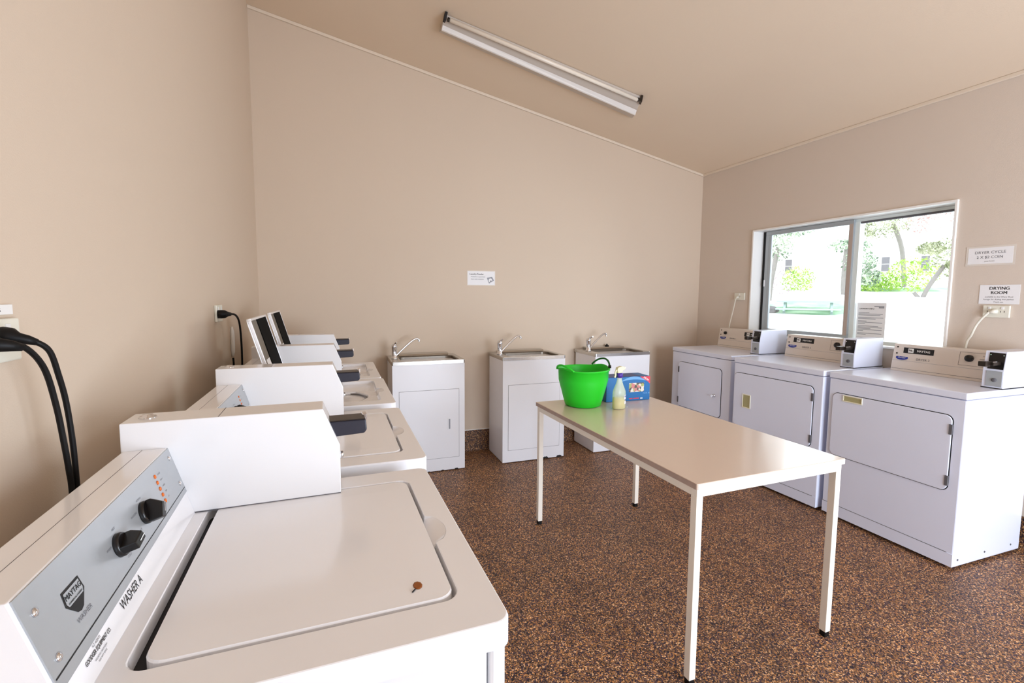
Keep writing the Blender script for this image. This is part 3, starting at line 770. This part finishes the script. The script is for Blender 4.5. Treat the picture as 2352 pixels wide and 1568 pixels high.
for x, yy in ((xa + .018, -.836), (xb - .032, -.824)):
    lpart(MB().tube([cs(x, [(yy, .038)])[0], cs(x + .014, [(yy, .038)])[0]], .0135, 14), 'tube_holder', M['darkmetal'])

# ------------------------------------------------------------------ wall sockets, plugs, cables
def socket(name, label, loc, wall, ysz, zsz, switches):
    """wall: +1 faces +x (left wall), -1 faces -x"""
    t = thing(name, label, 'power socket', loc); s = wall
    MB().box(min(0, s * .012), max(0, s * .012), -ysz / 2, ysz / 2, -zsz / 2, zsz / 2).build('face_plate', M['socket'], t, bevel=.003)
    for y in switches:
        MB().box(min(s * .0115, s * .0145), max(s * .0115, s * .0145), y - .006, y + .006, zsz * .18, zsz * .38).build('switch', M['white'], t, bevel=.001)
    sl_ = MB()
    for y in switches:
        for dy, tl in ((-.008, .3), (.008, -.3)):
            sl_.box(min(s * .0118, s * .0124), max(s * .0118, s * .0124), y + dy - .0012, y + dy + .0012, -.006, .004)
    sl_.build('pin_slots', M['ink'], t)
    return t
socket('power_socket', 'double power socket on left wall with two fat black plugs', (.0005, -2.905, 1.308), 1, .13, .076, (-.03, .03))
socket('power_socket', 'power socket on left wall above the far washers with one black plug', (.0005, -1.305, 1.293), 1, .115, .082, (-.028, .028))
socket('power_socket', 'small power socket left of the window near the corner', (W - .0005, -.535, 1.382), -1, .115, .066, (0,))
socket('power_socket', 'double power socket below the drying room notice', (W - .0005, -2.336, 1.307), -1, .115, .068, (-.028, .028))
# name strip above the near socket
t = thing('label_strip', 'white label strip above the near left socket', 'label', (.0005, -2.90, 1.3605))
MB().box(0, .006, -.056, .056, -.008, .010).build('strip', M['white'], t, bevel=.001)
text_mesh([('WASHER', .011, 0, 0.001, .02)], 0, (0, 1, 0), (0, 0, 1), (.006, 0, 0), .0005).build('strip_lettering', M['ink'], t)

def cable(name, label, pts, r, m, plugpts=None, plugr=None, cat='power cable'):
    t = thing(name, label, cat, pts[0]); O = Vector(pts[0])
    MB().tube(smooth_path(pts, 8), r, 10).shift(-O).build('cord', m, t)
    if plugpts:
        MB().tube(plugpts, plugr, 14).shift(-O).build('plug', m, t)
    return t
cable('power_cable', 'thick black cable from the near left socket, hanging on the left of the pair', [(.062, -2.975, 1.308), (.076, -2.955, 1.300), (.080, -2.918, 1.260), (.080, -2.892, 1.190), (.080, -2.877, 1.12), (.080, -2.867, 1.06), (.078, -2.858, 1.00), (.074, -2.856, .80), (.065, -2.856, .45)], .0048, M['blackrub'],
      [(.0125, -2.975, 1.310), (.028, -2.975, 1.310), (.032, -2.974, 1.310), (.044, -2.975, 1.309), (.054, -2.975, 1.308), (.066, -2.970, 1.306), (.074, -2.960, 1.302)], [.017, .017, .019, .017, .011, .009, .006])
cable('power_cable', 'thick black cable from the near left socket, curving on the right of the pair', [(.055, -2.922, 1.312), (.072, -2.916, 1.306), (.082, -2.902, 1.288), (.084, -2.886, 1.245), (.084, -2.868, 1.190), (.084, -2.856, 1.11), (.082, -2.848, 1.03), (.078, -2.838, .96), (.076, -2.836, .80), (.070, -2.836, .45)], .0048, M['blackrub'],
      [(.0125, -2.922, 1.318), (.026, -2.922, 1.318), (.030, -2.922, 1.317), (.042, -2.922, 1.316), (.050, -2.922, 1.314), (.062, -2.920, 1.311), (.072, -2.915, 1.306)], [.016, .016, .018, .016, .010, .008, .0055])
cable('power_cable', 'black cable from the far left socket dropping behind the washers', [(.058, -1.325, 1.290), (.075, -1.28, 1.283), (.080, -1.222, 1.245), (.080, -1.190, 1.16), (.078, -1.178, 1.03), (.07, -1.18, .75)], .0050, M['blackrub'],
      [(.0125, -1.350, 1.290), (.028, -1.348, 1.290), (.040, -1.342, 1.290), (.052, -1.332, 1.290), (.062, -1.320, 1.289)], [.020, .021, .020, .012, .0085])
t = thing('cable_holder', 'long white oval clip on left wall behind the hanging cable', 'clip', (.001, -1.02, 1.125))
MB().lathe([(.020, 0), (.020, .010), (.014, .016)], (0, 0, 0), (1, 0, 0), 24).xform(Matrix.Diagonal((1, .9, 4.2, 1))).build('holder_body', M['white'], t)
cable('power_cable', 'thin second black cable hanging beside the white oval clip', [(.030, -1.14, 1.05), (.032, -1.142, 1.0), (.035, -1.145, .75)], .005, M['blackrub'])
cable('power_cable', 'thin white cable from socket left of the window down to the far dryer', [(W - .020, -.520, 1.372), (W - .030, -.512, 1.35), (W - .024, -.480, 1.24), (W - .026, -.450, 1.11), (W - .026, -.440, 1.00), (W - .012, -.44, .80)], .005, M['wcable'],
      [(W - .0125, -.525, 1.376), (W - .024, -.522, 1.374), (W - .032, -.516, 1.362)], [.012, .011, .006])
cable('power_cable', 'white cable curving down from the socket below the drying room notice', [(W - .024, -2.330, 1.306), (W - .036, -2.312, 1.296), (W - .032, -2.270, 1.235), (W - .028, -2.245, 1.165), (W - .024, -2.222, 1.09), (W - .012, -2.21, .80)], .006, M['wcable'],
      [(W - .0125, -2.338, 1.308), (W - .024, -2.332, 1.307), (W - .034, -2.318, 1.301)], [.014, .013, .007])

# ------------------------------------------------------------------ notices
def notice(label, loc, right, n, w, h, border, lines, m_ink=None, cat='notice', body=None, rot=0):
    t = thing('paper_notice', label, cat, loc)
    R_ = Vector(right); U_ = Vector((0, 0, 1)); N_ = Vector(n)
    if rot:
        R_.rotate(Matrix.Rotation(rot, 3, N_)); U_.rotate(Matrix.Rotation(rot, 3, N_))
    def slab(w_, h_, d0, d1):
        q = MB(); vs = [R_ * x + U_ * z + N_ * d for d in (d0, d1) for x, z in ((-w_ / 2, -h_ / 2), (w_ / 2, -h_ / 2), (w_ / 2, h_ / 2), (-w_ / 2, h_ / 2))]
        return q.add(vs, [(0, 1, 2, 3), (4, 5, 6, 7), (0, 1, 5, 4), (1, 2, 6, 5), (2, 3, 7, 6), (3, 0, 4, 7)])
    if border: slab(w + border * 2, h + border * 2, .0004, .0012).build('laminate_border', M['papershade'], t)
    slab(w, h, .0004 if not border else .0012, .0018).build('sheet', M['paper'], t)
    for ln_, mk in lines:
        text_mesh(ln_, 0, R_, U_, N_ * .0018, .0005).build('notice_lettering', M[mk], t)
    if body:
        q = MB()
        for x0_, x1_, z0_, z1_ in body: quad(q, N_ * .0018, R_, U_, x0_, x1_, z0_, z1_, .0004)
        q.build('printed_lines', M['inkl'], t)
    return t
notice('small white notice alone on the back wall above the middle sink', (1.748, -.0005, 1.531), (1, 0, 0), (0, -1, 0), .243, .115, .006,
       [([('Laundry Powder', .019, -.042, .034, .03)], 'ink'), ([('Available to purchase', .0150, -.030, .012, .01), ('from main reception', .0140, -.035, -.009, .01)], 'inkg')])
nt_ = C.objects[-1].parent if C.objects[-1].parent else None
# small machine sketch in the corner of that notice
tw = [o for o in C.objects if o.get('label', '').startswith('small white notice alone')][0]
q = MB(); q.add([(.050, -.0026, .004), (.098, -.0026, .012), (.116, -.0026, -.020), (.070, -.0026, -.046)], [(0, 1, 2, 3)]); q.build('washer_sketch', M['inkl'], tw)
MB().lathe([(.017, 0), (.017, .0006)], (.083, -.0027, -.018), (0, -1, 0), 20).build('washer_sketch', M['paper'], tw)
MB().lathe([(.007, 0), (.007, .0004)], (.087, -.0034, -.026), (0, -1, 0), 12).build('washer_sketch', M['inkg'], tw)
notice('white notice in pale border reading DRYER CYCLE, right of the window', (W - .0005, -2.283, 1.624), (0, -1, 0), (-1, 0, 0), .196, .092, .010,
       [([('DRYER CYCLE', .0215, 0, .018, .01), ('2 X $2 COIN', .0205, 0, -.009, .01), ('(one hour)', .010, 0, -.031, 0)], 'inkg')])
notice('white notice reading DRYING ROOM above the double socket', (W - .0005, -2.338, 1.403), (0, -1, 0), (-1, 0, 0), .172, .108, 0,
       [([('DRYING', .0235, 0, .034, .03), ('ROOM', .0235, 0, .009, .03)], 'ink'), ([('available in the Ware Shed', .0112, 0, -.014, .01), ('lounge for drying wet parkas.', .0112, 0, -.028, .01), ('Thank you', .010, 0, -.043, .01)], 'inkg')])
bl = []
z = .060
for k, ws in enumerate((.075, .165, .150, .0, .170, .120, .0, .060, .165, .05, .0, .140, .165, .09, .165, .04, .0, .165, .06)):
    if ws: bl.append((-.086, -.086 + ws, z - .0028, z + .0012))
    z -= .0088
bl.append((-.09, .03, -.124, -.1215)); bl.append((.02, .085, .103, .109)); bl.append((.05, .085, .094, .102))
notice('tall printed information sheet stuck to the right window pane', (W + .1275, -1.592, 1.210), (0, -1, 0), (-1, 0, 0), .195, .262, 0,
       [([('LAUNDRY INFO', .0140, -.030, .088, .03)], 'ink')], body=bl)

# ------------------------------------------------------------------ outside the window
def ground_z(u):
    K = [(-40, -.15), (4, -.15), (7.5, .0), (10, .5), (14, .98), (18, 1.62), (24, 2.0), (60, 3.5)]
    for (a_, za), (b_, zb) in zip(K, K[1:]):
        if u <= b_: 
            w_ = (u - a_) / (b_ - a_); return za + (zb - za) * w_
    return 3.5
D1_, D2_ = Vector((.75, .66, 0)).normalized(), Vector((.66, -.75, 0)).normalized()
def gp_(u, v, dz=0):
    p_ = D1_ * u + D2_ * v; return Vector((p_.x, p_.y, ground_z(u) + dz))
def terrain(name, us, vs, m, dz, kind, wob=0):
    vv = [gp_(u, v, dz) for u in us for v in vs]; nv = len(vs)
    fs = [(i * nv + j, i * nv + j + 1, (i + 1) * nv + j + 1, (i + 1) * nv + j) for i in range(len(us) - 1) for j in range(nv - 1)]
    fs = [f for f in fs if all(vv[i].x > W + T + .02 for i in f)]
    return MB().add(vv, fs).build(name, m, kind=kind)
o = terrain('yard_ground', [3 + .5 * i for i in range(80)], [-30 + i for i in range(60)], M['concrete'], 0, 'structure')
def lawn(name, label, u0, u1, v0, v1):
    pts = []
    n = 40; cu, cv = (u0 + u1) / 2, (v0 + v1) / 2
    ring1 = [gp_(cu + (u1 - u0) / 2 * math.cos(a_) * (1 + .12 * math.sin(5 * a_)), cv + (v1 - v0) / 2 * math.sin(a_), -.02) for a_ in [2 * PI * i / n for i in range(n)]]
    ring2 = [gp_(cu + (u1 - u0) / 4 * math.cos(a_), cv + (v1 - v0) / 4 * math.sin(a_), .035) for a_ in [2 * PI * i / n for i in range(n)]]
    mb_ = MB().loft([ring1, ring2], cap=False, smooth=False); mb_.add(ring2, [tuple(range(n))])
    return tag(mb_.build(name, M['lawn']), label, 'grass', kind='stuff')
# (u,v) of a world point
def uv(x, y): p_ = Vector((x, y, 0)); return p_.dot(D1_), p_.dot(D2_)
lawn('lawn', 'sunlit strip of lawn beyond the window, around the picnic bench', 12.9, 15.6, 2.2, 6.2)
lawn('lawn', 'thin distant strip of lawn under the lime hedge', 17.3, 18.4, 5.0, 11.5)

def leaves(c, r, n, size, flat=1.0):
    mb_ = MB()
    for _ in range(n):
        while True:
            p_ = Vector((random.uniform(-1, 1), random.uniform(-1, 1), random.uniform(-1, 1)))
            if .2 < p_.length < 1: break
        q_ = Vector((c[0] + p_.x * r[0], c[1] + p_.y * r[1], c[2] + p_.z * r[2]))
        a_ = Vector((random.gauss(0, 1), random.gauss(0, 1), random.gauss(0, 1))).normalized(); b_ = a_.orthogonal().normalized(); c_ = a_.cross(b_)
        s_ = size * random.uniform(.6, 1.4)
        mb_.add([q_ - b_ * s_, q_ + c_ * s_ * .5, q_ + b_ * s_, q_ - c_ * s_ * .5], [(0, 1, 2, 3)])
    return mb_
def plant(name, label, cat, base, blobs, m, nper, size, trunk=None, group=None):
    t = thing(name, label, cat, base, group=group); O = Vector(base)
    mb_ = MB()
    for c_, r_ in blobs:
        l_ = leaves(c_, r_, nper, size); k = len(mb_.v); mb_.add(l_.v, l_.f)
    mb_.shift(-O).build('foliage', m, t)
    if trunk:
        tm_ = MB()
        for pts, rr in trunk: tm_.tube(smooth_path(pts, 4), rr, 8)
        tm_.shift(-O).build('trunk', M['bark'], t)
    return t
plant('garden_shrub', 'small lime green shrub beyond the sliding sash', 'shrub', (16.15, 8.6, 1.45), [((16.15, 8.6, 1.95), (.55, .55, .5))], M['lime'], 800, .045, group='garden shrubs')
plant('garden_shrub', 'wide lime green hedge beyond the right pane, before the white house', 'shrub', (17.75, 6.3, 1.4), [((17.6, 6.75, 1.80), (.5, .5, .38)), ((17.95, 6.05, 2.05), (.7, .7, .60)), ((17.5, 7.1, 1.72), (.4, .4, .3))], M['lime'], 800, .045, group='garden shrubs')
plant('garden_shrub', 'pale blossoming shrub at the left edge of the window view', 'shrub', (15.1, 8.5, 1.1), [((15.0, 8.45, 1.6), (.6, .6, .6)), ((14.9, 8.5, 2.3), (.35, .35, .6))], M['blossom'], 420, .04, group='garden shrubs')
plant('garden_tree', 'green tree whose crown fills the left of the sliding sash', 'tree', (13.9, 7.75, .9), [((14.1, 7.65, 3.05), (.45, .45, .55)), ((14.35, 7.4, 3.5), (.7, .7, .25))], M['leafg'], 480, .045,
      [([(13.9, 7.75, .85), (13.95, 7.75, 1.8), (14.05, 7.65, 2.9)], .07)], 'garden trees')
plant('garden_tree', 'green tree with leaning grey trunk behind the window mullion', 'tree', (16.3, 7.0, 1.2), [((16.45, 6.7, 2.45), (.5, .5, .42)), ((16.2, 6.9, 3.0), (.6, .6, .22)), ((16.6, 6.5, 2.0), (.35, .35, .35))], M['leafg'], 480, .045,
      [([(16.3, 7.0, 1.2), (16.25, 7.02, 1.9), (16.2, 6.95, 2.9)], .08)], 'garden trees')
plant('garden_tree', 'tree with forked trunk and yellow green crown at the right of the window', 'tree', (17.2, 5.3, 1.25), [((17.45, 4.85, 2.65), (.55, .55, .5)), ((17.5, 4.6, 2.2), (.4, .4, .35)), ((17.2, 5.2, 2.8), (.35, .35, .2))], M['leafy'], 480, .045,
      [([(17.2, 5.35, 1.25), (17.25, 5.2, 1.7), (17.4, 4.95, 2.3)], .06), ([(17.2, 5.35, 1.25), (17.1, 5.5, 1.5)], .05)], 'garden trees')
plant('garden_tree', 'pinkish leaved tree at the top right of the window view', 'tree', (15.2, 3.9, .9), [((14.75, 4.05, 3.35), (.6, .6, .35)), ((14.95, 3.75, 3.7), (.6, .6, .4)), ((15.3, 3.6, 4.1), (.9, .9, .5))], M['leafp'], 420, .035,
      [([(15.9, 2.6, 1.0), (15.8, 2.8, 2.4), (15.3, 3.5, 3.6)], .08)], 'garden trees')
plant('garden_tree', 'olive coloured tree crown beyond the right pane beside the mullion', 'tree', (18.7, 7.6, 1.6), [((18.3, 7.3, 3.75), (.6, .6, .45)), ((18.6, 7.0, 3.9), (.5, .5, .35)), ((18.2, 7.7, 3.7), (.3, .3, .4)), ((18.8, 6.9, 4.7), (.9, .9, .25))], M['leafy'], 420, .04,
      [([(19.2, 7.0, 1.7), (19.1, 7.1, 3.0), (18.7, 7.2, 3.9)], .07)], 'garden trees')
# rock and picnic bench
t = thing('garden_rock', 'dark grey boulder outside near the picnic bench', 'rock', (12.35, 6.35, .78))
rk = MB(); ringsr = []
for k in range(7):
    ph = PI * k / 6; ringsr.append([Vector((.24 * math.sin(ph) * math.cos(a_) * random.uniform(.8, 1.15), .24 * math.sin(ph) * math.sin(a_) * random.uniform(.8, 1.15), .17 - .17 * math.cos(PI - ph) * -1 if False else .15 - .17 * math.cos(ph))) for a_ in [2 * PI * i / 10 for i in range(10)]])
rk.loft(ringsr, cap=True, smooth=False).build('boulder', M['rock'], t)
def bench(): 
    t = thing('picnic_bench', 'weathered pale picnic bench on the lawn outside', 'bench', (13.2, 5.85, .82), math.radians(-53))
    MB().box(-.75, .75, -.35, .35, .38, .42).build('tabletop', M['timber'], t)
    for y in (-.62, .62): MB().box(-.75, .75, y - .12, y + .12, .18, .22).build('seat', M['timber'], t)
    for x in (-.55, .55):
        q_ = MB(); q_.prism([(-.62, 0), (-.54, 0), (-.12, .38), (-.2, .38)], 'x', x - .03, x + .03); q_.prism([(.54, 0), (.62, 0), (.2, .38), (.12, .38)], 'x', x - .03, x + .03)
        q_.box(x - .025, x + .025, -.7, .7, .14, .18)
        q_.build('leg', M['timber'], t)
bench()
# the white house beyond
t = thing('garden_house', 'white rendered house with small dark windows beyond the garden', 'house', (22.0, 10.9, 1.5), math.atan2(D1_.y, D1_.x))
MB().box(0, 4, -7, 7, 0, 2.6).build('house_wall', M['house'], t)
MB().prism([(-.4, 2.6), (2.2, 3.8), (4.4, 2.6)], 'y', -7.4, 7.4).build('roof', M['house'], t)
for y in (2.25, -1.3, -2.6):
    w_ = MB().box(-.03, .01, y - .13, y + .13, .95, 1.55).build('house_window', M['housewin'], t)
    MB().box(-.035, -.028, y - .12, y + .12, 1.24, 1.26).build('window_bar', M['house'], w_)

# ------------------------------------------------------------------ light
wd = bpy.data.worlds.new('World'); bpy.context.scene.world = wd; wd.use_nodes = True
nt = wd.node_tree; bg = nt.nodes['Background']
geo = nt.nodes.new('ShaderNodeTexCoord'); sep = nt.nodes.new('ShaderNodeSeparateXYZ'); nt.links.new(geo.outputs['Generated'], sep.inputs[0])
rp = nt.nodes.new('ShaderNodeValToRGB'); rp.color_ramp.elements[0].position = 0; rp.color_ramp.elements[0].color = (.92, .94, 1, 1)
rp.color_ramp.elements[1].position = .6; rp.color_ramp.elements[1].color = (.80, .88, 1, 1)
nt.links.new(sep.outputs[2], rp.inputs[0]); nt.links.new(rp.outputs[0], bg.inputs[0]); bg.inputs[1].default_value = 3.2

def area(name, loc, target, sx, sy, power, col, spread=180):
    l = bpy.data.lights.new(name, 'AREA'); l.shape = 'RECTANGLE'; l.size = sx; l.size_y = sy; l.energy = power; l.color = col; l.spread = math.radians(spread)
    o = bpy.data.objects.new(name, l); C.objects.link(o); o.location = loc
    o.rotation_euler = (Vector(target) - Vector(loc)).to_track_quat('-Z', 'Y').to_euler(); return o
area('door_daylight', (2.75, YF + .02, .98), (2.6, -1.0, 1.05), 1.8, 1.6, 118, (.74, .85, 1.0))
area('window_daylight', (W + .6, -1.4, 1.7), (W - 1.5, -1.6, 1.1), 1.5, 1.0, 20, (.86, .93, 1.0))
area('fill_light', (2.6, -4.3, cz(2.6) - .10), (2.6, -4.0, 0), 1.6, 1.0, 2.5, (1.0, .94, .88))  # added overhead fill out of view, no lamp hangs there

# ------------------------------------------------------------------ camera
cam = bpy.data.cameras.new('camera'); co = bpy.data.objects.new('camera', cam); C.objects.link(co)
bpy.context.scene.camera = co
cx_, cy_, cz_, yaw, pit, rol, FP = .5648, -3.9341, 1.3921, .3301, .0870, .0042, 1076.2283
f = Vector((math.sin(yaw) * math.cos(pit), math.cos(yaw) * math.cos(pit), -math.sin(pit)))
r = Vector((math.cos(yaw), -math.sin(yaw), 0)); u = r.cross(f)
r2 = r * math.cos(rol) + u * math.sin(rol); u2 = -r * math.sin(rol) + u * math.cos(rol)
mt = Matrix((r2, u2, -f)).transposed().to_4x4(); mt.translation = (cx_, cy_, cz_)
co.matrix_world = mt
cam.sensor_width = 36; cam.sensor_fit = 'HORIZONTAL'; cam.lens = FP / 2352 * 36
cam.shift_x = 30.03 / 2352; cam.shift_y = -14.54 / 2352
cam.clip_start = .02; cam.clip_end = 200

sc = bpy.context.scene
sc.view_settings.view_transform = 'Standard'; sc.view_settings.look = 'None'; sc.view_settings.exposure = 0.0
sc.cycles.use_denoising = True
sc.cycles.max_bounces = 10; sc.cycles.diffuse_bounces = 6; sc.cycles.glossy_bounces = 4; sc.cycles.transparent_max_bounces = 8
sc.cycles.sample_clamp_indirect = 8
